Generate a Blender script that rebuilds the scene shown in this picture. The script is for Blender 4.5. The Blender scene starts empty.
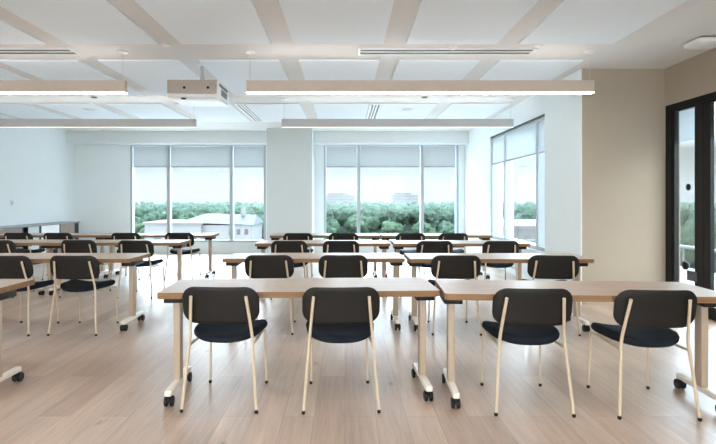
import bpy, bmesh, math, random
from mathutils import Vector, Matrix, noise
random.seed(7)
S = bpy.context.scene
COL = S.collection
R = math.radians
REAR_FILL = 1.6  # extra sky brightness behind the camera, added as frontal fill
H = 3.02          # ceiling height
EYE = 1.34
BACK = 12.6       # back (window) wall
RET = 6.40        # beige return wall
XL, XR, XD = -6.8, 3.022, 4.09   # left wall, window side wall, glass door wall
REAR = -3.2

# ------------------------------------------------------------------ materials
def mat(name, col, rough=.5, metal=0., spec=.5, nz=None, bump=0., emit=None, sheen=0.):
    m = bpy.data.materials.new(name); m.use_nodes = True
    nt = m.node_tree; b = nt.nodes['Principled BSDF']
    b.inputs['Base Color'].default_value = (*col, 1)
    b.inputs['Roughness'].default_value = rough
    b.inputs['Metallic'].default_value = metal
    b.inputs['Specular IOR Level'].default_value = spec
    b.inputs['Sheen Weight'].default_value = sheen
    if nz:
        sc, amt = nz
        tc = nt.nodes.new('ShaderNodeTexCoord'); n = nt.nodes.new('ShaderNodeTexNoise')
        n.inputs['Scale'].default_value = sc; n.inputs['Detail'].default_value = 5
        nt.links.new(tc.outputs['Object'], n.inputs['Vector'])
        r = nt.nodes.new('ShaderNodeValToRGB')
        r.color_ramp.elements[0].position = .3; r.color_ramp.elements[1].position = .7
        r.color_ramp.elements[0].color = (*[c * (1 - amt) for c in col], 1)
        r.color_ramp.elements[1].color = (*[min(1, c * (1 + amt)) for c in col], 1)
        nt.links.new(n.outputs['Fac'], r.inputs['Fac'])
        nt.links.new(r.outputs['Color'], b.inputs['Base Color'])
        if bump:
            bp = nt.nodes.new('ShaderNodeBump'); bp.inputs['Strength'].default_value = bump
            bp.inputs['Distance'].default_value = .01
            nt.links.new(n.outputs['Fac'], bp.inputs['Height'])
            nt.links.new(bp.outputs['Normal'], b.inputs['Normal'])
    if emit:
        b.inputs['Emission Color'].default_value = (*emit[0], 1)
        b.inputs['Emission Strength'].default_value = emit[1]
    return m

def glass_mat(name, tint, refl):
    m = bpy.data.materials.new(name); m.use_nodes = True
    nt = m.node_tree; nt.nodes.clear()
    o = nt.nodes.new('ShaderNodeOutputMaterial'); mx = nt.nodes.new('ShaderNodeMixShader')
    t = nt.nodes.new('ShaderNodeBsdfTransparent'); t.inputs['Color'].default_value = (*tint, 1)
    g = nt.nodes.new('ShaderNodeBsdfGlossy'); g.inputs['Roughness'].default_value = .02
    f = nt.nodes.new('ShaderNodeFresnel'); f.inputs['IOR'].default_value = 1.45
    k = nt.nodes.new('ShaderNodeMath'); k.operation = 'MULTIPLY'; k.inputs[1].default_value = refl
    nt.links.new(f.outputs['Fac'], k.inputs[0]); nt.links.new(k.outputs[0], mx.inputs['Fac'])
    nt.links.new(t.outputs[0], mx.inputs[1]); nt.links.new(g.outputs[0], mx.inputs[2])
    nt.links.new(mx.outputs[0], o.inputs['Surface'])
    return m

def shade_mat(name, col, tr):
    m = bpy.data.materials.new(name); m.use_nodes = True
    nt = m.node_tree; nt.nodes.clear()
    o = nt.nodes.new('ShaderNodeOutputMaterial'); mx = nt.nodes.new('ShaderNodeMixShader')
    d = nt.nodes.new('ShaderNodeBsdfDiffuse'); t = nt.nodes.new('ShaderNodeBsdfTranslucent')
    tc = nt.nodes.new('ShaderNodeTexCoord'); w = nt.nodes.new('ShaderNodeTexNoise')
    w.inputs['Scale'].default_value = 260
    nt.links.new(tc.outputs['Object'], w.inputs['Vector'])
    r = nt.nodes.new('ShaderNodeValToRGB')
    r.color_ramp.elements[0].color = (*[c * .93 for c in col], 1)
    r.color_ramp.elements[1].color = (*col, 1)
    nt.links.new(w.outputs['Fac'], r.inputs['Fac'])
    nt.links.new(r.outputs['Color'], d.inputs['Color']); nt.links.new(r.outputs['Color'], t.inputs['Color'])
    mx.inputs['Fac'].default_value = tr
    nt.links.new(d.outputs[0], mx.inputs[1]); nt.links.new(t.outputs[0], mx.inputs[2])
    nt.links.new(mx.outputs[0], o.inputs['Surface'])
    return m

def wood_floor():
    m = bpy.data.materials.new('oak_planks'); m.use_nodes = True
    nt = m.node_tree; b = nt.nodes['Principled BSDF']; N = nt.nodes.new; L = nt.links.new
    tc = N('ShaderNodeTexCoord'); sx = N('ShaderNodeSeparateXYZ'); cx = N('ShaderNodeCombineXYZ')
    L(tc.outputs['Object'], sx.inputs[0]); L(sx.outputs['Y'], cx.inputs['X']); L(sx.outputs['X'], cx.inputs['Y'])
    br = N('ShaderNodeTexBrick'); L(cx.outputs[0], br.inputs['Vector'])
    br.inputs['Scale'].default_value = 1; br.inputs['Brick Width'].default_value = 1.9
    br.inputs['Row Height'].default_value = .19; br.inputs['Mortar Size'].default_value = .0014
    br.inputs['Mortar Smooth'].default_value = .2
    br.offset = .37; br.offset_frequency = 2; br.squash = 1
    br.inputs['Color1'].default_value = (.43, .305, .23, 1); br.inputs['Color2'].default_value = (.57, .43, .335, 1)
    br.inputs['Mortar'].default_value = (.27, .19, .14, 1)
    # grain stretched along the planks
    mp = N('ShaderNodeMapping'); mp.inputs['Scale'].default_value = (1.1, 17, 1)
    L(cx.outputs[0], mp.inputs['Vector'])
    n = N('ShaderNodeTexNoise'); n.inputs['Scale'].default_value = 2.2; n.inputs['Detail'].default_value = 7
    n.inputs['Roughness'].default_value = .62; n.inputs['Distortion'].default_value = .8
    L(mp.outputs[0], n.inputs['Vector'])
    gr = N('ShaderNodeValToRGB'); gr.color_ramp.elements[0].position = .28; gr.color_ramp.elements[1].position = .72
    gr.color_ramp.elements[0].color = (.78, .76, .74, 1); gr.color_ramp.elements[1].color = (1.1, 1.1, 1.1, 1)
    L(n.outputs['Fac'], gr.inputs['Fac'])
    mu = N('ShaderNodeMix'); mu.data_type = 'RGBA'; mu.blend_type = 'MULTIPLY'; mu.inputs[0].default_value = 1
    L(br.outputs['Color'], mu.inputs[6]); L(gr.outputs['Color'], mu.inputs[7])
    # broad blotches
    n2 = N('ShaderNodeTexNoise'); n2.inputs['Scale'].default_value = 1.3; n2.inputs['Detail'].default_value = 3
    mp2 = N('ShaderNodeMapping'); mp2.inputs['Scale'].default_value = (.8, 3, 1)
    L(cx.outputs[0], mp2.inputs['Vector']); L(mp2.outputs[0], n2.inputs['Vector'])
    g2 = N('ShaderNodeValToRGB'); g2.color_ramp.elements[0].position = .35; g2.color_ramp.elements[1].position = .65
    g2.color_ramp.elements[0].color = (.87, .86, .86, 1); g2.color_ramp.elements[1].color = (1.06, 1.06, 1.06, 1)
    L(n2.outputs['Fac'], g2.inputs['Fac'])
    mu2 = N('ShaderNodeMix'); mu2.data_type = 'RGBA'; mu2.blend_type = 'MULTIPLY'; mu2.inputs[0].default_value = 1
    L(mu.outputs[2], mu2.inputs[6]); L(g2.outputs['Color'], mu2.inputs[7])
    # knots
    v = N('ShaderNodeTexVoronoi'); v.inputs['Scale'].default_value = 2.1
    mp3 = N('ShaderNodeMapping'); mp3.inputs['Scale'].default_value = (.75, 1.5, 1)
    L(cx.outputs[0], mp3.inputs['Vector']); L(mp3.outputs[0], v.inputs['Vector'])
    kr = N('ShaderNodeValToRGB'); kr.color_ramp.elements[0].position = .02; kr.color_ramp.elements[1].position = .085
    kr.color_ramp.elements[0].color = (.36, .31, .28, 1); kr.color_ramp.elements[1].color = (1, 1, 1, 1)
    L(v.outputs['Distance'], kr.inputs['Fac'])
    mu3 = N('ShaderNodeMix'); mu3.data_type = 'RGBA'; mu3.blend_type = 'MULTIPLY'; mu3.inputs[0].default_value = .8
    L(mu2.outputs[2], mu3.inputs[6]); L(kr.outputs['Color'], mu3.inputs[7])
    L(mu3.outputs[2], b.inputs['Base Color'])
    b.inputs['Roughness'].default_value = .36; b.inputs['Specular IOR Level'].default_value = .8
    b.inputs['Coat Weight'].default_value = .3; b.inputs['Coat Roughness'].default_value = .3
    bp = N('ShaderNodeBump'); bp.inputs['Strength'].default_value = .12; bp.inputs['Distance'].default_value = .004
    L(n.outputs['Fac'], bp.inputs['Height']); L(bp.outputs['Normal'], b.inputs['Normal'])
    return m

def wood_top(name, c1, c2, rough, spec=.5):
    m = bpy.data.materials.new(name); m.use_nodes = True
    nt = m.node_tree; b = nt.nodes['Principled BSDF']; N = nt.nodes.new; L = nt.links.new
    tc = N('ShaderNodeTexCoord'); mp = N('ShaderNodeMapping'); mp.inputs['Scale'].default_value = (1, 14, 14)
    L(tc.outputs['Object'], mp.inputs['Vector'])
    n = N('ShaderNodeTexNoise'); n.inputs['Scale'].default_value = 1.8; n.inputs['Detail'].default_value = 6
    n.inputs['Distortion'].default_value = 1.2; L(mp.outputs[0], n.inputs['Vector'])
    r = N('ShaderNodeValToRGB'); r.color_ramp.elements[0].position = .3; r.color_ramp.elements[1].position = .7
    r.color_ramp.elements[0].color = (*c1, 1); r.color_ramp.elements[1].color = (*c2, 1)
    L(n.outputs['Fac'], r.inputs['Fac']); L(r.outputs['Color'], b.inputs['Base Color'])
    b.inputs['Roughness'].default_value = rough; b.inputs['Specular IOR Level'].default_value = spec
    return m

def foliage(name, c1, c2):
    m = bpy.data.materials.new(name); m.use_nodes = True
    nt = m.node_tree; b = nt.nodes['Principled BSDF']; N = nt.nodes.new; L = nt.links.new
    tc = N('ShaderNodeTexCoord')
    n = N('ShaderNodeTexNoise'); n.inputs['Scale'].default_value = .8; n.inputs['Detail'].default_value = 9
    n.inputs['Roughness'].default_value = .75
    L(tc.outputs['Object'], n.inputs['Vector'])
    r = N('ShaderNodeValToRGB'); r.color_ramp.elements[0].position = .40; r.color_ramp.elements[1].position = .62
    r.color_ramp.elements[0].color = (*c1, 1); r.color_ramp.elements[1].color = (*c2, 1)
    L(n.outputs['Fac'], r.inputs['Fac']); L(r.outputs['Color'], b.inputs['Base Color'])
    bp = N('ShaderNodeBump'); bp.inputs['Strength'].default_value = 1.0; bp.inputs['Distance'].default_value = 1.2
    L(n.outputs['Fac'], bp.inputs['Height']); L(bp.outputs['Normal'], b.inputs['Normal'])
    b.inputs['Roughness'].default_value = .9; b.inputs['Specular IOR Level'].default_value = .1
    return m

M = {}
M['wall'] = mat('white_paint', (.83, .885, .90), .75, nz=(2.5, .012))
M['beige'] = mat('beige_paint', (.40, .345, .275), .75, nz=(2.0, .015))
M['colpaint'] = mat('column_paint', (.70, .755, .765), .75, nz=(2.5, .012))  # the white wall paint, darkened to imitate weaker light on the column
M['ceil'] = mat('ceiling_paint', (.71, .70, .685), .85, nz=(2.0, .012))
M['panel'] = mat('panel_white', (.81, .875, .93), .9, nz=(40, .012))
M['floor'] = wood_floor()
M['table'] = wood_top('table_oak', (.37, .27, .205), (.46, .35, .275), .36)
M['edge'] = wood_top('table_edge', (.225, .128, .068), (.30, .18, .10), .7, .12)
M['post'] = mat('tan_metal', (.46, .36, .27), .45, nz=(30, .02))
M['cream'] = mat('cream_metal', (.60, .485, .355), .42, nz=(30, .02))
M['creamfoot'] = mat('cream_foot', (.80, .74, .66), .3, nz=(30, .02))
M['black'] = mat('black_plastic', (.006, .006, .0065), .45, spec=.3, nz=(50, .1))
M['back'] = mat('dark_brown_shell', (.0075, .006, .005), .55, spec=.4, nz=(60, .08))
M['seat'] = mat('navy_fabric', (.010, .014, .021), .8, spec=.18, nz=(220, .25), bump=.2)
M['white'] = mat('white_plastic', (.82, .82, .82), .4, nz=(20, .01))
M['alu'] = mat('light_aluminium', (.57, .485, .42), .5, nz=(15, .02))  # same metal as the grey housings, warm floor light mixed into its colour
M['alugrey'] = mat('grey_aluminium', (.56, .56, .565), .5, nz=(15, .02))
M['lampdim'] = mat('lamp_diffuser_dimmed', (.9, .9, .9), .5, emit=((1, .97, .92), .22), nz=(10, .01))
M['frame'] = mat('window_aluminium', (.44, .49, .52), .4, nz=(12, .02))
M['blackframe'] = mat('black_aluminium', (.005, .0055, .0065), .4, spec=.3, nz=(12, .1))
M['darkslot'] = mat('dark_slot', (.10, .11, .12), .6, nz=(20, .1))
M['steel'] = mat('brushed_steel', (.55, .56, .57), .35, metal=.8, nz=(60, .05))
M['projface'] = mat('grey_beige_plastic', (.42, .36, .31), .5, nz=(30, .02))
M['lamp'] = mat('lamp_diffuser', (.9, .9, .9), .5, emit=((1, .97, .92), 8.5), nz=(10, .01))
M['glass'] = glass_mat('clear_glass', (.93, .965, .97), .4)
M['shade'] = shade_mat('shade_cloth', (.53, .535, .53), .42)
M['shadepale'] = shade_mat('pale_shade_cloth', (.70, .735, .755), .55)  # same cloth made paler and clearer, imitating stronger daylight behind it
M['darkbrown'] = wood_top('walnut_board', (.10, .075, .062), (.16, .12, .10), .5)
M['umber'] = wood_top('mid_walnut_board', (.22, .16, .135), (.30, .23, .195), .5)
M['greyboard'] = mat('grey_board', (.24, .26, .275), .4, nz=(8, .03))
M['leaf'] = foliage('leaf_far', (.012, .030, .024), (.075, .125, .09))
M['leafnear'] = foliage('leaf_near', (.012, .032, .022), (.078, .13, .085))
M['bark'] = mat('bark', (.12, .09, .07), .9, nz=(6, .3))
M['ground'] = mat('meadow', (.02, .035, .024), .95, nz=(.05, .25))
M['render'] = mat('pale_render', (.085, .087, .09), .8, nz=(.6, .05))
M['roof'] = mat('grey_roof', (.012, .014, .018), .7, nz=(.8, .08))
M['roofwhite'] = mat('white_roof', (.055, .055, .055), .6, nz=(.4, .05))
M['pane'] = mat('dark_pane', (.02, .023, .026), .2, nz=(.5, .1))
M['panelgrey'] = mat('light_grey_board', (.52, .56, .58), .5, nz=(8, .03))
M['farwall'] = mat('grey_render', (.045, .047, .05), .8, nz=(.6, .05))
M['railgrey'] = mat('rail_grey', (.085, .10, .11), .6, nz=(8, .04))
M['paving'] = mat('pale_paving', (.70, .72, .73), .85, nz=(.3, .05))
M['concrete'] = mat('concrete', (.20, .20, .20), .85, nz=(3, .06))

# ------------------------------------------------------------------ helpers
def obj(name, bm, m, parent=None, smooth=False, mats=None):
    me = bpy.data.meshes.new(name)
    bmesh.ops.recalc_face_normals(bm, faces=bm.faces)
    bm.to_mesh(me); bm.free()
    for k in (mats or [m]): me.materials.append(k)
    if smooth:
        me.polygons.foreach_set('use_smooth', [True] * len(me.polygons))
    o = bpy.data.objects.new(name, me); COL.objects.link(o)
    if parent is not None: o.parent = parent
    return o

def sharp(o, ang=38):
    me = o.data
    me.polygons.foreach_set('use_smooth', [True] * len(me.polygons))
    me.set_sharp_from_angle(angle=R(ang))
    return o

def tag(o, label, cat, group=None):
    o['label'] = label; o['category'] = cat
    if group: o['group'] = group
    return o

def thing(name, label, cat, loc=(0, 0, 0), rz=0, group=None):
    o = bpy.data.objects.new(name, None); COL.objects.link(o)
    o.location = loc; o.rotation_euler = (0, 0, rz); o.empty_display_size = .1
    return tag(o, label, cat, group)

def struct(o):
    o['kind'] = 'structure'; return o

def box(bm, x0, x1, y0, y1, z0, z1, bev=0, mi=0):
    g = bmesh.ops.create_cube(bm, size=1)
    vs = g['verts']
    for v in vs:
        v.co = Vector((x0 + (v.co.x + .5) * (x1 - x0), y0 + (v.co.y + .5) * (y1 - y0), z0 + (v.co.z + .5) * (z1 - z0)))
    fs = set(f for v in vs for f in v.link_faces)
    for f in fs: f.material_index = mi
    if bev:
        es = list(set(e for v in vs for e in v.link_edges))
        bmesh.ops.bevel(bm, geom=es, offset=bev, segments=2, affect='EDGES', profile=.5)
    return bm

def cyl(bm, c, r, h, axis='Z', n=20, r2=None):
    g = bmesh.ops.create_cone(bm, cap_ends=True, segments=n, radius1=r, radius2=r if r2 is None else r2, depth=h)
    rot = {'Z': Matrix.Identity(3), 'X': Matrix.Rotation(R(90), 3, 'Y'), 'Y': Matrix.Rotation(R(90), 3, 'X')}[axis]
    for v in g['verts']: v.co = rot @ v.co + Vector(c)
    return bm

def lathe(bm, prof, c, n=24, axis='Z'):
    """prof: list of (radius, height)"""
    rings = []
    for r, h in prof:
        ring = []
        for i in range(n):
            a = 2 * math.pi * i / n
            p = Vector((r * math.cos(a), r * math.sin(a), h))
            if axis == 'X': p = Vector((p.z, p.x, p.y))
            ring.append(bm.verts.new(Vector(c) + p))
        rings.append(ring)
    for a, b in zip(rings, rings[1:]):
        for i in range(n):
            bm.faces.new((a[i], a[(i + 1) % n], b[(i + 1) % n], b[i]))
    bm.faces.new(rings[0]); bm.faces.new(rings[-1])
    return bm

def smooth_path(pts, it=2):
    pts = [Vector(p) for p in pts]
    for _ in range(it):
        q = [pts[0]]
        for a, b in zip(pts, pts[1:]):
            q += [a * .75 + b * .25, a * .25 + b * .75]
        q.append(pts[-1]); pts = q
    return pts

def tube(bm, pts, r, n=10, r_end=None):
    pts = [Vector(p) for p in pts]
    rings = []; up = Vector((0.31, .17, .93)).normalized()
    prev = None
    for i, p in enumerate(pts):
        t = (pts[min(i + 1, len(pts) - 1)] - pts[max(i - 1, 0)]).normalized()
        if prev is None:
            u = t.cross(Vector((1, 0, 0)) if abs(t.x) < .8 else Vector((0, 1, 0))).normalized()
        else:
            u = (prev - t * prev.dot(t)).normalized()
        prev = u; w = t.cross(u)
        rr = r if r_end is None else r + (r_end - r) * i / (len(pts) - 1)
        rings.append([bm.verts.new(p + (u * math.cos(2 * math.pi * k / n) + w * math.sin(2 * math.pi * k / n)) * rr) for k in range(n)])
    for a, b in zip(rings, rings[1:]):
        for k in range(n):
            bm.faces.new((a[k], a[(k + 1) % n], b[(k + 1) % n], b[k]))
    bm.faces.new(rings[0]); bm.faces.new(rings[-1])
    return bm

def rrect(w, h, r, n=7):
    pts = []
    for cx, cy, a0 in ((w / 2 - r, h / 2 - r, 0), (-w / 2 + r, h / 2 - r, 90), (-w / 2 + r, -h / 2 + r, 180), (w / 2 - r, -h / 2 + r, 270)):
        for k in range(n + 1):
            a = R(a0 + 90 * k / n)
            pts.append((cx + r * math.cos(a), cy + r * math.sin(a)))
    # midpoints on the long sides so curved plates bend smoothly
    out = []
    for i, p in enumerate(pts):
        q = pts[(i + 1) % len(pts)]
        out.append(p)
        d = math.dist(p, q)
        m = int(d / .045)
        for k in range(1, m + 1):
            t = k / (m + 1); out.append((p[0] + (q[0] - p[0]) * t, p[1] + (q[1] - p[1]) * t))
    return out

def pad(bm, outline, place, prof):
    """shell from rings of an outline; prof = [(scale, height)], place(u, v, height) -> point"""
    rings = []
    for s, h in prof:
        if s == 0:
            rings.append([bm.verts.new(place(0, 0, h))])
        else:
            rings.append([bm.verts.new(place(u * s, v * s, h)) for u, v in outline])
    n = len(outline)
    for a, b in zip(rings, rings[1:]):
        for i in range(n):
            j = (i + 1) % n
            if len(a) == 1: bm.faces.new((a[0], b[j], b[i]))
            elif len(b) == 1: bm.faces.new((a[i], a[j], b[0]))
            else: bm.faces.new((a[i], a[j], b[j], b[i]))
    return bm

def kids(o): return [c for c in bpy.data.objects if c.parent is o]
def dup(o, parent=None):
    c = o.copy(); COL.objects.link(c)
    if parent is not None: c.parent = parent
    for ch in TREE.get(o.name, ()):  dup(ch, c)
    return c
TREE = {}
def remember(o):
    TREE[o.name] = kids(o)
    for c in TREE[o.name]: remember(c)

# ------------------------------------------------------------------ room shell
bm = bmesh.new(); box(bm, XL - .2, XD + .2, REAR - .2, RET, -.2, 0); box(bm, XL - .2, XR + .25, RET, BACK + .25, -.2, 0)
struct(obj('floor', bm, M['floor']))
bm = bmesh.new(); box(bm, XL - .2, XD + .2, REAR - .2, RET, H, H + .3); box(bm, XL - .2, XR + .25, RET, BACK + .25, H, H + .3)
ceiling = struct(obj('ceiling', bm, M['ceil']))
beams = [.53 + 1.2 * k for k in range(-6, 2)]
rows = [(-1.97, .02), (.69, 2.68), (3.35, 5.33), (5.97, 7.98), (8.67, 10.65)]
for (y0, y1) in rows:
    for k, b in enumerate(beams):
        x0 = b + .118
        x1 = (beams[k + 1] - .118) if k + 1 < len(beams) else 2.85
        bm = bmesh.new(); box(bm, x0, x1, y0, y1, H - .022, H, bev=.004)
        obj('ceiling_panel', bm, M['panel'], ceiling)

bm = bmesh.new(); box(bm, XL - .2, XL, REAR, BACK, 0, H); struct(obj('wall_left', bm, M['wall']))
W4 = (-6.0, 3.6, .25, 2.8)  # glazed opening added behind the camera to let in fill light
bm = bmesh.new()
box(bm, XL - .2, XD + .2, REAR - .25, REAR, 0, W4[2]); box(bm, XL - .2, XD + .2, REAR - .25, REAR, W4[3], H)
box(bm, XL - .2, W4[0], REAR - .25, REAR, W4[2], W4[3]); box(bm, W4[1], XD + .2, REAR - .25, REAR, W4[2], W4[3])
struct(obj('wall_rear', bm, M['wall']))
bm = bmesh.new(); mul4 = [W4[0] + k * 1.92 for k in range(6)]
for k, q in enumerate(mul4):
    a = q if k == 0 else q - .04
    box(bm, a if k < 5 else q - .05, (q + .04) if k < 5 else q, REAR - .16, REAR - .04, W4[2] + .06, W4[3] - .05)
box(bm, W4[0], W4[1], REAR - .16, REAR - .04, W4[2], W4[2] + .06); box(bm, W4[0], W4[1], REAR - .16, REAR - .04, W4[3] - .05, W4[3])
w4 = struct(obj('window_4', bm, M['frame']))
for a, b in zip(mul4, mul4[1:]):
    bm = bmesh.new(); box(bm, a + .04, b - .04, REAR - .10, REAR - .094, W4[2] + .06, W4[3] - .05); obj('window_pane', bm, M['glass'], w4)

# back wall with two window openings
WIN1 = (-5.42, -2.0, .27, 2.75); WIN2 = (-.535, 2.86, .27, 2.75)
bm = bmesh.new()
box(bm, XL - .2, XR + .25, BACK, BACK + .25, 0, .27)
box(bm, XL - .2, XR + .25, BACK, BACK + .25, 2.75, H)
for a, b in ((XL - .2, WIN1[0]), (WIN1[1], WIN2[0]), (WIN2[1], XR + .25)): box(bm, a, b, BACK, BACK + .25, .27, 2.75)
struct(obj('wall_back', bm, M['wall']))
bm = bmesh.new(); box(bm, XL, -1.83, 12.22, BACK, 2.725, H); struct(obj('trim_1', bm, M['wall']))
bm = bmesh.new(); box(bm, -.77, XR, 12.22, BACK, 2.725, H); struct(obj('trim_2', bm, M['wall']))
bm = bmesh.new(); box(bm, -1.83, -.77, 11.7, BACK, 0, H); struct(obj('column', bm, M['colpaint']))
# side wall with window
W3 = (7.57, 10.38, .55, 2.62)
bm = bmesh.new()
box(bm, XR, XR + .25, RET + .25, BACK, 0, W3[2]); box(bm, XR, XR + .25, RET + .25, BACK, W3[3], H)
box(bm, XR, XR + .25, RET + .25, W3[0], W3[2], W3[3]); box(bm, XR, XR + .25, W3[1], BACK, W3[2], W3[3])
struct(obj('wall_right', bm, M['wall']))
bm = bmesh.new(); box(bm, XR + .012, XD + .2, RET, RET + .25, 0, H); struct(obj('wall_return', bm, M['beige']))
bm = bmesh.new(); box(bm, XR, XR + .012, RET, RET + .25, 0, H); struct(obj('trim_3', bm, M['wall']))
# door wall
DY0, DY1, DZ = 4.45, 6.395, 2.54
bm = bmesh.new()
box(bm, XD, XD + .2, REAR, DY0, 0, H); box(bm, XD, XD + .2, DY0, RET, DZ, H)
struct(obj('wall_door', bm, M['beige']))
bm = bmesh.new(); box(bm, XR + .05, XD, RET - .012, RET, 0, .07); struct(obj('baseboard_return', bm, M['beige']))
bm = bmesh.new(); box(bm, XL, XL + .012, REAR, BACK, 0, .08); struct(obj('baseboard_left', bm, M['wall']))

# windows in the back wall
def window(name, w, mull, zs):
    x0, x1, z0, z1 = w
    bm = bmesh.new(); y0, y1 = BACK + .02, BACK + .16
    f = .055
    box(bm, x0, x0 + f, y0, y1, z0, z1); box(bm, x1 - f, x1, y0, y1, z0, z1)
    box(bm, x0 + f, x1 - f, y0, y1, z0, z0 + .06); box(bm, x0 + f, x1 - f, y0, y1, z1 - .045, z1)
    for m in mull: box(bm, m - .042, m + .042, y0, y1, z0 + .06, z1 - .045)
    wn = struct(obj(name, bm, M['frame']))
    ed = [x0 + f] + [q for m in mull for q in (m - .042, m + .042)] + [x1 - f]
    for a, b in zip(ed[::2], ed[1::2]):
        bm = bmesh.new(); box(bm, a, b, y0 + .075, y0 + .081, z0 + .06, z1 - .045); obj('window_pane', bm, M['glass'], wn)
        bm = bmesh.new(); box(bm, a + .008, b - .008, y0 + .030, y0 + .032, zs, z1 - .05)
        sh = obj('roller_shade', bm, M['shade'], wn)
        bm = bmesh.new(); box(bm, a + .008, b - .008, y0 + .022, y0 + .040, zs - .022, zs, bev=.004); obj('bottom_bar', bm, M['greyboard'], sh)
    bm = bmesh.new(); box(bm, x0 - .02, x1 + .02, BACK - .03, BACK + .02, z0 - .03, z0, bev=.005); obj('window_sill', bm, M['wall'], wn)
    return wn
w1 = window('window_1', WIN1, (-4.46, -2.87), 2.19)
w2 = window('window_2', WIN2, (.345, 1.95), 2.19)
bm = bmesh.new(); box(bm, .315, .345, BACK - .02, BACK + .02, 1.60, 1.66, bev=.004); box(bm, .318, .336, BACK - .05, BACK - .02, 1.50, 1.62, bev=.004)
obj('window_handle', bm, M['steel'], w2)
# side window
bm = bmesh.new(); f = .05; x0, x1 = XR + .02, XR + .18
y0, y1, z0, z1 = W3
mull3 = (7.92, 9.53)
box(bm, x0, x1, y0, y0 + f, z0, z1); box(bm, x0, x1, y1 - f, y1, z0, z1)
box(bm, x0, x1, y0 + f, y1 - f, z0, z0 + .06); box(bm, x0, x1, y0 + f, y1 - f, z1 - .045, z1)
for m in mull3: box(bm, x0, x1, m - .045, m + .045, z0 + .06, z1 - .045)
w3 = struct(obj('window_3', bm, M['frame']))
ed = [y0 + f] + [q for m in mull3 for q in (m - .045, m + .045)] + [y1 - f]
for a, b in zip(ed[::2], ed[1::2]):
    bm = bmesh.new(); box(bm, x0 + .09, x0 + .096, a, b, z0 + .06, z1 - .045); obj('window_pane', bm, M['glass'], w3)
    bm = bmesh.new(); box(bm, x0 + .012, x0 + .014, a + .008, b - .008, 2.09, z1 - .05); sh = obj('roller_shade', bm, M['shadepale'], w3)
    bm = bmesh.new(); box(bm, x0 + .004, x0 + .022, a + .008, b - .008, 2.07, 2.09, bev=.004); obj('bottom_bar', bm, M['greyboard'], sh)
bm = bmesh.new(); box(bm, XR - .03, XR + .02, y0 - .02, y1 + .02, z0 - .03, z0, bev=.005); obj('window_sill', bm, M['wall'], w3)
bm = bmesh.new(); box(bm, XR - .006, XR + .02, y0, y1, z1, z1 + .025); obj('head_channel', bm, M['darkslot'], w3)

# glazed black door
d0, d1 = XD + .01, XD + .11
bm = bmesh.new()
box(bm, d0, d1, DY0, DY1, DZ - .07, DZ); box(bm, d0, d1, 6.18 + .10, DY1, 0, DZ - .07); box(bm, d0, d1, DY0, DY0 + .09, 0, DZ - .07)
box(bm, d0, d1, DY0 + .09, 6.28, 0, .02)
door = struct(obj('door_1', bm, M['blackframe']))
def leaf(ya, yb, xs, sa, sb):
    bm = bmesh.new()
    box(bm, xs, xs + .045, ya, ya + sa, .02, DZ - .07, bev=.003); box(bm, xs, xs + .045, yb - sb, yb, .02, DZ - .07, bev=.003)
    box(bm, xs, xs + .045, ya + sa, yb - sb, .02, .14); box(bm, xs, xs + .045, ya + sa, yb - sb, DZ - .10, DZ - .07)
    l = obj('door_leaf', bm, M['blackframe'], door)
    bm = bmesh.new(); box(bm, xs + .02, xs + .026, ya + sa, yb - sb, .14, DZ - .10); obj('door_pane', bm, M['glass'], l)
    bm = bmesh.new(); box(bm, xs + .062, xs + .064, ya + sa, yb - sb, 2.06, DZ - .08); s = obj('roller_shade', bm, M['shadepale'], l)
    return l
l1 = leaf(5.73, 6.28, d0 + .01, .15, .04)
l2 = leaf(4.55, 5.725, d0 + .01, .10, .10)
bm = bmesh.new(); lathe(bm, [(.022, -.004), (.042, -.012), (.042, -.016), (.03, -.022)], (d0 + .034, 6.0, 1.495), axis='X'); obj('glass_marker', bm, M['black'], l1, True)
bm = bmesh.new(); lathe(bm, [(.02, -.002), (.03, -.02), (.05, -.035), (.05, -.055), (.03, -.068)], (d0 + .03, 6.0, .555), axis='X'); obj('lock_knob', bm, M['black'], l1, True)
bm = bmesh.new(); box(bm, d0 + .0, d0 + .028, 5.84, 6.0, .38, .50, bev=.006); obj('lock_plate', bm, M['railgrey'], l1)

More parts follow.
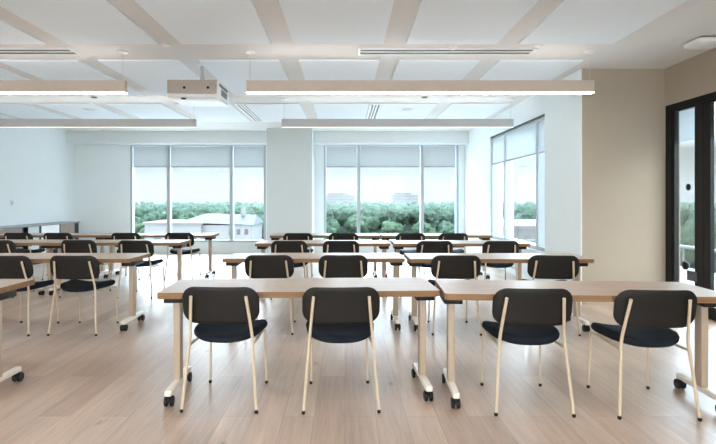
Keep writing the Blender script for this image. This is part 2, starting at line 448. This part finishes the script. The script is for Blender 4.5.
# ------------------------------------------------------------------ chair
def make_chair():
    t = thing('classroom_chair', 'x', 'chair')
    # seat cushion: rounded, slightly wider at the front, dished
    ol = rrect(.462, .45, .15, 8)
    def ps(u, v, h):
        wd = 1 + .10 * (v / .23)
        dish = -.016 * max(0, 1 - (u / .2) ** 2) * (1 if h > 0 else .35)
        dish += -.012 * max(0, (v - .12) / .11) ** 2
        return Vector((u * wd, v + .030, .449 + h + dish + .02 * (u / .245) ** 2))
    bm = bmesh.new()
    pad(bm, ol, ps, [(0, .034), (.45, .034), (.75, .034), (.90, .032), (.965, .024), (1.0, .004), (.985, -.013), (.93, -.024), (.7, -.031), (.4, -.031), (0, -.031)])
    obj('seat', bm, M['seat'], t, True)
    # backrest shell, wrapping forward at its edges
    ol = rrect(.496, .242, .086, 8)
    def pb(u, v, h):
        tilt = -.20 * v
        return Vector((u, -.232 + tilt + .030 * (u / .24) ** 2 - h, .671 + v))
    bm = bmesh.new(); h = .009
    pad(bm, ol, pb, [(0, h), (.4, h), (.75, h), (.96, h), (.988, h * .75), (1, 0), (.988, -h * .75), (.96, -h), (.75, -h), (.4, -h), (0, -h)])
    obj('backrest', bm, M['back'], t, True)
    r = .0100
    for s in (-1, 1):
        bm = bmesh.new()
        p = smooth_path([(s * .237, -.250, .012), (s * .206, -.205, .40), (s * .200, -.196, .47), (s * .192, -.214, .55), (s * .174, -.262, .735)], 2)
        tube(bm, p, r)
        l = obj('leg', bm, M['cream'], t, True)
        bm = bmesh.new(); lathe(bm, [(.009, 0), (.0115, .003), (.0115, .017), (.010, .021)], (s * .2375, -.2505, 0), 12); obj('foot_cap', bm, M['black'], l, True)
        bm = bmesh.new()
        p = smooth_path([(s * .207, .262, .012), (s * .198, .245, .37), (s * .196, .238, .408), (s * .196, .16, .409), (s * .203, -.198, .412)], 2)
        tube(bm, p, r * .9)
        l = obj('leg', bm, M['cream'], t, True)
        bm = bmesh.new(); lathe(bm, [(.009, 0), (.0115, .003), (.0115, .017), (.010, .021)], (s * .2072, .2624, 0), 12); obj('foot_cap', bm, M['black'], l, True)
    for q, y in ((.196, .13), (.199, 0)):
        bm = bmesh.new(); tube(bm, [(-q, y, .412), (q, y, .412)], .007); obj('crossbar', bm, M['cream'], t, True)
    return t

chair0 = make_chair(); remember(chair0); used = [False]
GC = 'dark chairs pushed in at the training tables'
def chair(xr, yr, th, label):
    """xr, yr: middle of the rear feet; th: degrees turned clockwise"""
    o = chair0 if not used[0] else dup(chair0)
    used[0] = True
    a = R(th)
    o.location = (xr + .25 * math.sin(a), yr + .25 * math.cos(a), 0); o.rotation_euler = (0, 0, -a)
    tag(o, label, 'chair', GC)
    return o
CH = [
 (-.795, 3.15, 1.6, 'dark chair first from the aisle in the nearest row of the centre block'),
 (-.023, 3.14, -2, 'dark chair second from the aisle in the nearest row of the centre block'),
 (1.175, 3.095, 2.5, 'dark chair third from the aisle in the nearest row of the centre block'),
 (1.915, 3.045, 3, 'dark chair nearest the glass door, at the nearest table row'),
 (-.76, 4.97, .5, 'dark chair first from the aisle in the second row of the centre block'),
 (-.017, 4.97, -.5, 'dark chair second from the aisle in the second row of the centre block'),
 (1.107, 4.95, 1.5, 'dark chair third from the aisle in the second row of the centre block'),
 (2.075, 4.95, 7, 'dark chair in the second centre row, before the beige wall'),
 (-.755, 6.72, 1, 'dark chair first from the aisle in the third row of the centre block'),
 (-.055, 6.74, 0, 'dark chair second from the aisle in the third row of the centre block'),
 (1.21, 6.70, -1, 'dark chair third from the aisle in the third row of the centre block'),
 (2.10, 6.70, 1, 'dark chair in the third centre row, beside the side wall window'),
 (-.785, 8.30, 0, 'dark chair first from the aisle in the centre row closest to the windows'),
 (-.025, 8.27, 0, 'dark chair second from the aisle in the centre row closest to the windows'),
 (1.09, 8.27, 0, 'dark chair third from the aisle in the centre row closest to the windows'),
 (1.80, 8.27, 0, 'dark chair fourth from the aisle in the centre row closest to the windows'),
 (-2.69, 4.93, 1, 'dark chair at the aisle end of the second table row on the credenza side'),
 (-3.35, 4.93, 3, 'dark chair cut by the picture edge, second table row on the credenza side'),
 (-2.865, 6.80, 2, 'dark chair first from the aisle in the third row on the credenza side'),
 (-3.67, 6.85, 1, 'dark chair second from the aisle in the third row on the credenza side'),
 (-4.79, 6.85, 0, 'dark chair third from the aisle in the third row on the credenza side'),
 (-2.79, 8.38, 2, 'dark chair first from the aisle in the last row on the credenza side'),
 (-3.68, 8.36, 0, 'dark chair second from the aisle in the last row on the credenza side'),
 (-4.82, 8.36, 0, 'dark chair third from the aisle in the last row on the credenza side'),
 (-5.49, 8.36, 0, 'dark chair fourth from the aisle in the last row on the credenza side'),
]
for c in CH: chair(*c)

# ------------------------------------------------------------------ tables
TL, TW = 1.81, .57
def make_table():
    t = thing('training_table', 'x', 'table')
    bm = bmesh.new()
    box(bm, -TL / 2, TL / 2, -TW / 2, TW / 2, .702, .742)
    vert = [e for e in bm.edges if abs(e.verts[0].co.z - e.verts[1].co.z) > .02]
    bmesh.ops.bevel(bm, geom=vert, offset=.012, segments=3, affect='EDGES')
    bm.normal_update()
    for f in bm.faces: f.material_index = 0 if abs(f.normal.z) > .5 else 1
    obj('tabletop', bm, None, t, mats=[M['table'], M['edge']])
    for s in (-1, 1):
        x = s * (TL / 2 - .07)
        bm = bmesh.new(); box(bm, x - .023, x + .023, -.085, -.010, .105, .652, bev=.006)
        l = sharp(obj('leg', bm, M['post'], t))
        bm = bmesh.new(); box(bm, x - .023, x + .023, -.29, .20, .072, .112, bev=.010); sharp(obj('foot_bar', bm, M['creamfoot'], l))
        bm = bmesh.new(); box(bm, x - .062, x + .062, -.17, .08, .652, .702, bev=.006); box(bm, x - s * .16 - .05, x - s * .16 + .05, -.02, .02, .683, .702)
        sharp(obj('hinge_bracket', bm, M['black'], l))
        for y in (-.265, .175):
            bm = bmesh.new()
            for q in (-.014, .014): lathe(bm, [(.020, -.010), (.031, -.010), (.034, -.006), (.034, .006), (.031, .010), (.020, .010)], (x + q * 1.25, y + .012, .0345), 18, 'X')
            cyl(bm, (x, y + .012, .0345), .009, .05, 'X', 10)
            box(bm, x - .006, x + .006, y - .018, y + .034, .034, .072); cyl(bm, (x, y, .072), .010, .022, 'Z', 10)
            sharp(obj('caster', bm, M['black'], l))
    return t
table0 = make_table(); remember(table0); tused = [False]
def table(x, y, ang, label):
    k = {3.215: 1.018, 3.19: .985, 3.22: 1.0}.get(y, 1.03)
    o = table0 if not tused[0] else dup(table0)
    tused[0] = True
    a = R(ang); ca, sa = math.cos(a), math.sin(a)
    o.scale = (k, 1, 1)
    o.location = (x + ca * k * TL / 2 - sa * TW / 2, y + sa * k * TL / 2 + ca * TW / 2, 0); o.rotation_euler = (0, 0, a)
    tag(o, label, 'table', 'oak training tables on casters')
for t in [
 (-1.212, 3.215, 2.8, 'oak training table on casters, nearest row of the centre block, aisle half'),
 (.64, 3.19, -3.6, 'oak training table on casters, nearest row, half closest to the glass door'),
 (-1.25, 5.09, .5, 'oak training table, second row of the centre block, aisle half'),
 (.66, 5.065, -.3, 'oak training table, second centre row, with its end before the beige wall'),
 (-1.24, 6.88, .3, 'oak training table, third row of the centre block, aisle half'),
 (.68, 6.86, 0, 'oak training table, third centre row, half beside the side wall window'),
 (-1.27, 8.42, 0, 'oak training table nearest the windows in the centre block, aisle half'),
 (.62, 8.42, 0, 'oak training table nearest the windows, half towards the side wall window'),
 (-4.155, 3.22, 0, 'oak training table corner cut by the picture edge, nearest row on the credenza side'),
 (-4.05, 5.07, .2, 'oak training table, second row on the credenza side, with an overhanging aisle end'),
 (-4.18, 6.98, .3, 'oak training table, third row on the credenza side, aisle half'),
 (-6.06, 7.0, 0, 'oak training table, third row on the credenza side, half by the white wall'),
 (-4.14, 8.48, 0, 'oak training table, last row before the windows on the credenza side, aisle half'),
 (-6.02, 8.48, 0, 'oak training table, last row on the credenza side, half next to the credenza'),
]: table(*t)

# ------------------------------------------------------------------ linear pendants
def pendant(x0, x1, y, label, body='alu', lamp='lamp'):
    z0, z1 = 2.545, 2.685
    t = thing('pendant_light', label, 'pendant light', ((x0 + x1) / 2, y, z0), 0, 'linear pendant lights')
    a, b, h = x0 - (x0 + x1) / 2, x1 - (x0 + x1) / 2, z1 - z0
    w = .036
    bm = bmesh.new()   # profile open below and above: two sides, ends, tray
    box(bm, a, b, -w, -w + .006, 0.008, h); box(bm, a, b, w - .006, w, 0.008, h)
    box(bm, a, a + .006, -w + .006, w - .006, .008, h); box(bm, b - .006, b, -w + .006, w - .006, .008, h)
    box(bm, a + .006, b - .006, -w + .006, w - .006, h - .03, h - .024)
    obj('housing', bm, M[body], t)
    bm = bmesh.new(); box(bm, a, b, -w, w, 0, .0075, bev=.003); obj('diffuser', bm, M[lamp], t)
    bm = bmesh.new(); box(bm, a + .02, b - .02, -w + .012, w - .012, h - .023, h - .012); obj('uplight', bm, M['uplamp'], t)
    for q in (a + .035, b - .035):
        bm = bmesh.new(); cyl(bm, (q, 0, (h + H - z0) / 2 - .005), .0022, H - z0 - h + .02, 'Z', 8)
        c = obj('suspension_wire', bm, M['steel'], t)
        bm = bmesh.new(); lathe(bm, [(.06, H - z0), (.06, H - z0 - .012), (.045, H - z0 - .02), (.008, H - z0 - .024)], (q, 0, 0), 24)
        obj('ceiling_rose', bm, M['white'], c, True)
M['uplamp'] = mat('lamp_uplight', (.9, .9, .9), .5, emit=((1, .97, .93), 2.0), nz=(10, .01))
pendant(-1.107, 2.80, 5.65, 'long lit pendant light beside the projector, reaching to the beige wall')
pendant(-6.38, -2.475, 5.65, 'long lit pendant light cut by the picture edge, on the credenza side of the projector')
pendant(-1.05, 2.795, 8.32, 'long grey pendant light farther back, in front of the windows and column', 'alugrey', 'lampdim')
pendant(-6.38, -2.48, 8.32, 'long grey pendant light farther back, near the white side wall', 'alugrey', 'lampdim')
# the same rows continue behind the photograph's viewpoint
pendant(-1.107, 2.80, 2.90, 'long lit pendant light above the nearest tables, centre block')
pendant(-6.38, -2.475, 2.90, 'long lit pendant light above the nearest tables, credenza side')
pendant(-1.107, 2.80, .15, 'long lit pendant light behind the viewpoint, centre block')
pendant(-6.38, -2.475, .15, 'long lit pendant light behind the viewpoint, credenza side')

# ------------------------------------------------------------------ projector
t = thing('projector', 'white ceiling projector with grey face hanging on a short pole', 'projector', (-1.805, 6.2, 2.55))
bm = bmesh.new(); box(bm, -.295, .295, -.30, .30, .045, .21, bev=.012); box(bm, -.285, .285, -.305, .29, .0, .045, bev=.008)
sharp(obj('body', bm, M['white'], t))
bm = bmesh.new(); box(bm, -.292, .292, -.308, -.296, .05, .207, bev=.003); fp = sharp(obj('face_panel', bm, M['projface'], t))
for x in (-.09, .19):
    bm = bmesh.new(); cyl(bm, (x, -.309, .115), .016, .006, 'Y', 16); obj('socket', bm, M['black'], fp)
bm = bmesh.new(); cyl(bm, (-.11, -.27, -.008), .028, .016, 'Z', 16); obj('foot', bm, M['black'], t)
bm = bmesh.new(); box(bm, .290, .300, -.20, .22, .16, .19); obj('side_slot', bm, M['darkslot'], t)
bm = bmesh.new()
for k in range(7): box(bm, .292, .299, -.10 + k * .045, -.075 + k * .045, .06, .14)
obj('vent_grille', bm, M['greyboard'], t)
bm = bmesh.new(); cyl(bm, (.035, 0, .21 + (H - 2.55 - .21) / 2), .02, H - 2.55 - .21, 'Z', 16); box(bm, -.03, .10, -.07, .07, .205, .235)
cyl(bm, (.035, 0, .30), .03, .05, 'Z', 16)
pl = sharp(obj('mounting_pole', bm, M['steel'], t))
bm = bmesh.new(); lathe(bm, [(.06, H - 2.55), (.06, H - 2.56), (.03, H - 2.572)], (.035, 0, 0), 24); obj('ceiling_plate', bm, M['white'], pl)

# ------------------------------------------------------------------ ceiling fittings
def slot_vent(x0, x1, y0, y1, label, n, along):
    cx, cy = (x0 + x1) / 2, (y0 + y1) / 2
    t = thing('slot_diffuser', label, 'air vent', (cx, cy, H - .02), 0, 'slot air diffusers in the ceiling')
    a, b = (x1 - x0) / 2, (y1 - y0) / 2
    bm = bmesh.new(); e = .022
    box(bm, -a, a, -b, -b + e, 0, .0199); box(bm, -a, a, b - e, b, 0, .0199); box(bm, -a, -a + e, -b + e, b - e, 0, .0199); box(bm, a - e, a, -b + e, b - e, 0, .0199)
    if along == 'X':
        for k in range(1, n): yy = -b + e + (2 * b - 2 * e) * k / n; box(bm, -a + e, a - e, yy - .009, yy + .009, 0.001, .0199)
    else:
        for k in range(1, n): xx = -a + e + (2 * a - 2 * e) * k / n; box(bm, xx - .009, xx + .009, -b + e, b - e, 0.001, .0199)
    obj('vent_frame', bm, M['white'], t)
    bm = bmesh.new(); box(bm, -a + e, a - e, -b + e, b - e, .012, .0199); obj('slot', bm, M['darkslot'], t)
slot_vent(.15, 2.12, 5.50, 5.74, 'long slot air diffuser in the ceiling above the lit centre pendant', 2, 'X')
slot_vent(-5.03, -3.03, 5.50, 5.74, 'long slot air diffuser in the ceiling cut by the picture edge', 2, 'X')
slot_vent(.44, .64, 8.70, 10.55, 'triple slot air diffuser in the ceiling between the two windows and the centre pendants', 3, 'Y')
slot_vent(-1.92, -1.72, 8.70, 10.6, 'triple slot air diffuser in the ceiling behind the projector, before the column', 3, 'Y')
slot_vent(-5.34, -5.16, 8.70, 10.25, 'slanting looking slot air diffuser in the ceiling near the white side wall', 2, 'Y')

def disc(name, x, y, r, h, label, cat, m, zc=H, dome=False):
    bm = bmesh.new()
    if dome: lathe(bm, [(r, zc), (r, zc - .4 * h), (r * .85, zc - .7 * h), (r * .5, zc - .95 * h), (r * .2, zc - h)], (x, y, 0), 24)
    else: lathe(bm, [(r, zc), (r, zc - .6 * h), (r * .9, zc - h)], (x, y, 0), 24)
    o = obj(name, bm, m, None, True)
    o.data.transform(Matrix.Translation((-x, -y, -zc))); o.location = (x, y, zc)
    return tag(o, label, cat)
disc('sprinkler_cover', -1.93, 5.41, .055, .012, 'small round white sprinkler cover above the projector', 'sprinkler', M['white'])
disc('ceiling_sensor', 1.175, 5.44, .05, .045, 'small white dome sensor beside the long slot diffuser', 'sensor', M['white'], dome=True)
disc('sprinkler_cover', 2.10, 5.42, .045, .012, 'small round white sprinkler cover by the slot diffuser end nearest the door', 'sprinkler', M['white'])
disc('sprinkler_cover', 1.30, 8.17, .05, .012, 'small grey sprinkler cover over the far centre pendant', 'sprinkler', M['darkslot'])
disc('sprinkler_cover', -4.10, 8.17, .05, .012, 'small grey sprinkler cover over the far pendant near the white side wall', 'sprinkler', M['darkslot'])
disc('ceiling_speaker', 1.14, 9.15, .10, .008, 'round flat speaker in the far ceiling panel by the triple slot vent', 'speaker', M['ceil'], zc=H - .022)
disc('ceiling_speaker', -4.68, 9.15, .10, .008, 'round flat speaker in the far ceiling panel by the slanting vent', 'speaker', M['ceil'], zc=H - .022)

t = thing('access_point', 'white flat square wireless box on the ceiling by the glass door', 'access point', (3.76, 5.22, H - .07))
bm = bmesh.new(); pad(bm, rrect(.31, .29, .05), lambda u, v, h: Vector((u, v, h)), [(0, 0), (.85, 0), (.97, .01), (1, .025), (1, .04), (.9, .05), (0, .05)]); sharp(obj('cover', bm, M['white'], t))
bm = bmesh.new(); box(bm, -.10, .10, -.10, .10, .05, .07); obj('mounting_plate', bm, M['greyboard'], t)

# wall control on left wall
t = thing('wall_control', 'small grey control on the white side wall', 'wall control', (XL, 10.2, 1.28))
bm = bmesh.new(); box(bm, 0, .012, -.035, .035, -.06, .06, bev=.004); obj('plate', bm, M['white'], t)
bm = bmesh.new(); box(bm, .012, .02, -.02, .02, -.03, .03, bev=.003); obj('button', bm, M['panelgrey'], t)

# ------------------------------------------------------------------ credenza along the left wall
t = thing('credenza', 'low brown and grey open credenza along the white side wall', 'credenza', (-6.59, 10.4, 0))
def cb(name, y0, y1, z0, z1, m, x0=-.205, x1=.21, par=None):
    bm = bmesh.new(); box(bm, x0, x1, y0 - 10.4, y1 - 10.4, z0, z1, bev=.003); return obj(name, bm, m, par or t)
cb('top', 8.95, 12.02, .795, .825, M['greyboard'], -.205, .225)
cb('plinth', 9.0, 11.97, 0, .08, M['black'], -.205, .17)
cb('back_panel', 8.98, 11.99, .08, .795, M['white'], -.205, -.19)
cb('base_panel', 8.98, 11.99, .08, .10, M['greyboard'], -.19, .205)
for a_, b_ in ((8.98, 9.0), (9.90, 9.93), (10.06, 10.08), (10.45, 10.52), (11.19, 11.22), (11.81, 11.99)): cb('side_panel', a_, b_, .10, .795, M['blackframe'], -.19, .205)
d = cb('door', 9.01, 9.895, .105, .79, M['umber'], .188, .206)
cb('handle', 9.84, 9.87, .45, .6, M['steel'], .206, .222, d)
d = cb('door', 11.225, 11.805, .105, .79, M['umber'], .188, .206)
cb('handle', 11.25, 11.28, .45, .6, M['steel'], .206, .222, d)
cb('shelf', 9.935, 10.055, .44, .455, M['greyboard'], -.19, .18)
for z0, z1 in ((.46, .79), (.11, .45)):
    cb('drawer_front', 10.085, 10.445, z0, z1, M['panelgrey'], .185, .203)
    cb('drawer_front', 10.525, 11.185, z0, z1, M['white'], .185, .203)

# ------------------------------------------------------------------ outside
G = -13.0
bm = bmesh.new(); box(bm, -700, 900, BACK + 2, 1300, G - 1, G); box(bm, 12, 900, -200, BACK + 2, G - 1, G)
struct(obj('ground', bm, M['ground']))
bm = bmesh.new(); box(bm, -160, 110, BACK + 3, 112, G, G + .1)
struct(obj('forecourt', bm, M['paving']))  # unseen pale slab, added to bounce daylight up to the ceiling
def blob(bm, c, rx, rz, sub=2, amp=.3, seed=0, freq=.5):
    g = bmesh.ops.create_icosphere(bm, subdivisions=sub, radius=1)
    c = Vector(c)
    for v in g['verts']:
        d = v.co.normalized()
        q = d * rx * freq + Vector((seed * 3.1, seed * 1.7, seed * .9))
        k = 1 + amp * noise.noise(q) + amp * .55 * noise.noise(q * 2.7) + amp * .3 * noise.noise(q * 6)
        v.co = c + Vector((d.x * rx * k, d.y * rx * k, d.z * rz * k))
rnd = random.Random(3)
_b = bmesh.new(); bmesh.ops.create_icosphere(_b, subdivisions=3, radius=1); _b.verts.ensure_lookup_table()
ICO_V = [v.co.normalized() for v in _b.verts]; ICO_F = [[v.index for v in f.verts] for f in _b.faces]; _b.free()
_b = bmesh.new(); bmesh.ops.create_icosphere(_b, subdivisions=2, radius=1); _b.verts.ensure_lookup_table()
ICO2_V = [v.co.normalized() for v in _b.verts]; ICO2_F = [[v.index for v in f.verts] for f in _b.faces]; _b.free()
V, F = [], []
n = 0
while n < 1800:
    y = 158 * (480 / 158) ** rnd.random()
    x = rnd.uniform(-.50, .80) * y
    r = rnd.uniform(1.7, 3.6)
    top = rnd.uniform(-4.6, -1.4) + (y - 160) / 310 * 1.6
    if n >= 1500:      # lower growth along the near edge
        y = rnd.uniform(157, 250); x = rnd.uniform(-.50, .80) * y; top = rnd.uniform(-10, -6); r = rnd.uniform(2.4, 4)
    iv, jf = (ICO_V, ICO_F) if y < 190 else (ICO2_V, ICO2_F)
    o0 = len(V); off = Vector((n * 3.1, n * 1.7, n * .9))
    for d in iv:
        q = d * r * 1.3 + off
        k = 1 + .5 * noise.noise(q) + .3 * noise.noise(q * 2.9)
        V.append((x + d.x * r * k, y + d.y * r * k, top - r * .8 + d.z * r * .9 * k))
    F += [[i + o0 for i in f] for f in jf]
    n += 1
me = bpy.data.meshes.new('woodland'); me.from_pydata(V, [], F); me.materials.append(M['leaf'])
me.polygons.foreach_set('use_smooth', [True] * len(me.polygons))
o = bpy.data.objects.new('woodland', me); COL.objects.link(o); o['kind'] = 'stuff'
tag(o, 'hazy green woodland canopy stretching away beyond the windows', 'woodland')

def tree(x, y, top, r, label, seed, group=None, m='leafnear', g=G, sub=3):
    t = thing('tree', label, 'tree', (x, y, g), 0, group)
    bm = bmesh.new(); q = random.Random(seed)
    hh = top - g
    for k in range(8):
        a = q.random() * 6.28; rr = q.uniform(.1, .65) * r
        rb = r * q.uniform(.42, .62)
        blob(bm, (rr * math.cos(a), rr * math.sin(a), hh - rb - q.random() * r * .9), rb, rb * .85, sub, .42, seed + k * 1.3, 1.3)
    obj('crown', bm, M[m], t, True)
    bm = bmesh.new(); tube(bm, [(0, 0, 0), (.1, 0, hh * .35), (0, .1, hh * .6), (.1, .1, hh - r * .8)], .035 * hh, 10, .012 * hh)
    obj('trunk', bm, M['bark'], t, True)
k = 0
for (x, y, top, r) in [(-51, 122, -3.0, 3.2), (-46.5, 116, -4.2, 2.8), (-56, 130, -2.4, 3.6), (-24, 128, -1.0, 3.2), (-33, 130, -1.3, 3.4), (-42, 130, -1.8, 3.4)]:
    k += 1; tree(x, y, top, r, 'bushy green tree near the white roofed building outside', 20 + k, 'trees around the white roofed building')
for (x, y, top, r) in [(-5, 133, -3.4, 3.2), (4, 138, -2.6, 3.4), (13, 134, -3.6, 3.2), (22, 138, -2.8, 3.4), (31, 135, -3.4, 3.2)]:
    k += 1; tree(x, y, top, r, 'green tree at the wood edge below the middle window', 20 + k, 'trees at the wood edge below the window')
for (x, y, top, r) in [(20, 28, .4, 2.2), (24.5, 33, .9, 2.3), (30, 37.5, .6, 2.4), (35, 46, .8, 3)]:
    k += 1; tree(x, y, top, r, 'leafy tree outside beyond the terrace parapet', 20 + k, 'trees beyond the terrace')

# white roofed building (left window)
t = thing('building', 'white building with pale pitched roof seen through the left window', 'building', (-27.5, 112, G))
bm = bmesh.new(); box(bm, -15, -3, -6, 8, 0, 9.2); bm2 = bm; w = obj('wing', bm2, M['render'], t)
bm = bmesh.new(); box(bm, -15.4, -2.6, -6.4, 8.4, 9.2, 9.6); obj('flat_roof', bm, M['roofwhite'], w)
bm = bmesh.new(); box(bm, -3, 7.6, -5, 8, 0, 9.0); hall = obj('hall', bm, M['render'], t)
bm = bmesh.new()
vs = [bm.verts.new(p) for p in ((-8, -5.5, 9.6), (8, -5.5, 9.0), (8, 8.5, 9.0), (-8, 8.5, 9.6), (-4, 1.5, 11.3), (7.4, 1.5, 11.0))]
for f in ((0, 1, 5, 4), (2, 3, 4, 5), (0, 4, 3), (1, 2, 5), (0, 3, 2, 1)): bm.faces.new([vs[i] for i in f])
obj('pitched_roof', bm, M['roof'], hall)
bm = bmesh.new(); box(bm, 4.2, 5.0, 0, .9, 9.6, 12.6); obj('chimney', bm, M['render'], hall)
for zz in (4.6, 6.9):
    for xx in (2.6, 4.3, 6.0):
        bm = bmesh.new(); box(bm, xx, xx + .8, -5.06, -4.95, zz, zz + 1.2); obj('window', bm, M['pane'], hall)
for xx in (-13, -10.5, -8, -5.5):
    bm = bmesh.new(); box(bm, xx, xx + 1.5, -6.06, -5.95, 5.2, 6.8); obj('window', bm, M['pane'], w)
# distant blocks
def block(x, y, wx, z1, label, floors):
    t = thing('building', label, 'building', (x, y, G))
    bm = bmesh.new(); box(bm, -wx / 2, wx / 2, -8, 8, 0, z1 - G); b = obj('block', bm, M['farwall'], t)
    bm = bmesh.new(); box(bm, -wx / 2 + 4, wx / 2 - 8, -5, 5, z1 - G, z1 - G + 2.2); obj('roof_plant', bm, M['roof'], b)
    for f in range(floors):
        zz = z1 - G - 2.8 - f * 3.4
        bm = bmesh.new(); box(bm, -wx / 2 + 1.5, wx / 2 - 1.5, -8.08, -7.95, zz, zz + 1.5); obj('window_band', bm, M['pane'], b)
block(-6.5, 620, 36, 7.5, 'distant pale office block seen in the narrow pane by the column', 3)
block(73.5, 620, 32, 7.8, 'distant pale office block above the woods in the wide middle pane', 3)
# white low roof beyond the side window
t = thing('building', 'low white flat roofed building beyond the side wall window', 'building', (17.5, 46, G))
bm = bmesh.new(); box(bm, -4, 6, -6, 6, 0, 12.0); b = obj('block', bm, M['roofwhite'], t)
bm = bmesh.new(); box(bm, -4.2, 6.2, -6.2, 6.2, 12.0, 12.3); obj('flat_roof', bm, M['roofwhite'], b)

# terrace outside the door
bm = bmesh.new(); box(bm, XD + .2, 7.0, -3, RET + 4.5, -.25, -.04); struct(obj('terrace', bm, M['concrete']))
t = thing('railing', 'grey flat topped terrace railing outside the glass door', 'railing', (6.8, 3.7, -.04))
bm = bmesh.new(); box(bm, -.07, .07, -6.5, 7.0, .42, .47, bev=.006); obj('top_rail', bm, M['railgrey'], t)
for k in range(28):
    y = -6.4 + k * .49
    bm = bmesh.new(); box(bm, -.015, .015, y - .015, y + .015, 0, .42); obj('baluster', bm, M['railgrey'], t)

hz = bpy.data.materials.new('haze'); hz.use_nodes = True; hn = hz.node_tree; hn.nodes.clear()
ho = hn.nodes.new('ShaderNodeOutputMaterial'); hv = hn.nodes.new('ShaderNodeVolumeScatter')
hv.inputs['Density'].default_value = .00022; hv.inputs['Color'].default_value = (.92, .97, 1, 1)
hn.links.new(hv.outputs[0], ho.inputs['Volume'])
bm = bmesh.new(); box(bm, -420, 620, 151, 590, G + .2, 22)
o = obj('outside_haze', bm, hz); o['kind'] = 'stuff'; tag(o, 'thin pale haze lying over the woods and distant blocks', 'haze')
# ------------------------------------------------------------------ sky
W = bpy.data.worlds.new('sky'); S.world = W; W.use_nodes = True
nt = W.node_tree; nt.nodes.clear(); N = nt.nodes.new; L = nt.links.new
out = N('ShaderNodeOutputWorld'); bg = N('ShaderNodeBackground'); tc = N('ShaderNodeTexCoord'); sp = N('ShaderNodeSeparateXYZ')
L(tc.outputs['Generated'], sp.inputs[0])
cr = N('ShaderNodeValToRGB'); cr.color_ramp.elements[0].position = 0
cr.color_ramp.elements[0].color = (.80, .885, .91, 1)
e = cr.color_ramp.elements.new(.06); e.color = (.86, .94, .97, 1)
cr.color_ramp.elements[-1].position = .5; cr.color_ramp.elements[-1].color = (.66, .84, 1, 1)
L(sp.outputs['Z'], cr.inputs['Fac'])
mr = N('ShaderNodeMapRange'); mr.inputs['From Min'].default_value = .085; mr.inputs['From Max'].default_value = .40
mr.inputs['To Min'].default_value = .29; mr.inputs['To Max'].default_value = 7.5
dirf = N('ShaderNodeMapRange'); dirf.inputs['From Min'].default_value = 0; dirf.inputs['From Max'].default_value = .6
dirf.inputs['To Min'].default_value = 3.0; dirf.inputs['To Max'].default_value = 8.6
L(sp.outputs['Y'], dirf.inputs['Value']); L(dirf.outputs['Result'], mr.inputs['To Max'])
L(sp.outputs['Z'], mr.inputs['Value'])
rear_fill = N('ShaderNodeMapRange'); rear_fill.inputs['From Min'].default_value = 0; rear_fill.inputs['From Max'].default_value = -.6
rear_fill.inputs['To Min'].default_value = 0; rear_fill.inputs['To Max'].default_value = REAR_FILL  # brightens only the sky behind the camera, as added fill
L(sp.outputs['Y'], rear_fill.inputs['Value'])
ad = N('ShaderNodeMath'); ad.operation = 'ADD'; L(mr.outputs['Result'], ad.inputs[0]); L(rear_fill.outputs['Result'], ad.inputs[1])
cm = N('ShaderNodeMix'); cm.data_type = 'RGBA'; cl = N('ShaderNodeMapRange')
cl.inputs['From Min'].default_value = 0; cl.inputs['From Max'].default_value = -.4; L(sp.outputs['Y'], cl.inputs['Value'])
L(cl.outputs['Result'], cm.inputs[0]); L(cr.outputs['Color'], cm.inputs[6]); cm.inputs[7].default_value = (1, 1, 1, 1)
L(cm.outputs[2], bg.inputs['Color']); L(ad.outputs[0], bg.inputs['Strength'])
# hazy daylight from the window side
def sun(name, d, ang, st, col):
    l = bpy.data.lights.new(name, 'SUN'); l.energy = st; l.angle = R(ang); l.color = col
    o = bpy.data.objects.new(name, l); COL.objects.link(o); o.location = (0, 30, 20)
    o.rotation_euler = Vector(d).to_track_quat('-Z', 'Y').to_euler()
sun('hazy_sun', (-.05, -1, -.31), 50, 1.3, (.70, .85, 1))
L(bg.outputs[0], out.inputs['Surface'])

# ------------------------------------------------------------------ camera
cam = bpy.data.cameras.new('camera'); co = bpy.data.objects.new('camera', cam); COL.objects.link(co)
cam.sensor_width = 36; cam.sensor_fit = 'HORIZONTAL'; cam.lens = 36 * 500 / 716
co.location = (0, 0, EYE); co.rotation_euler = (R(90), 0, 0)
cam.shift_x = 13 / 716; cam.shift_y = -22 / 716
cam.clip_end = 3000
S.camera = co
S.view_settings.view_transform = 'Standard'; S.view_settings.look = 'None'
S.view_settings.exposure = 1.55; S.view_settings.gamma = 1; S.view_settings.use_curve_mapping = False
cy = S.cycles
cy.use_denoising = True
try: cy.denoiser = 'OPENIMAGEDENOISE'
except Exception: pass
cy.max_bounces = 10; cy.diffuse_bounces = 6; cy.glossy_bounces = 4; cy.transparent_max_bounces = 16
cy.sample_clamp_indirect = 8
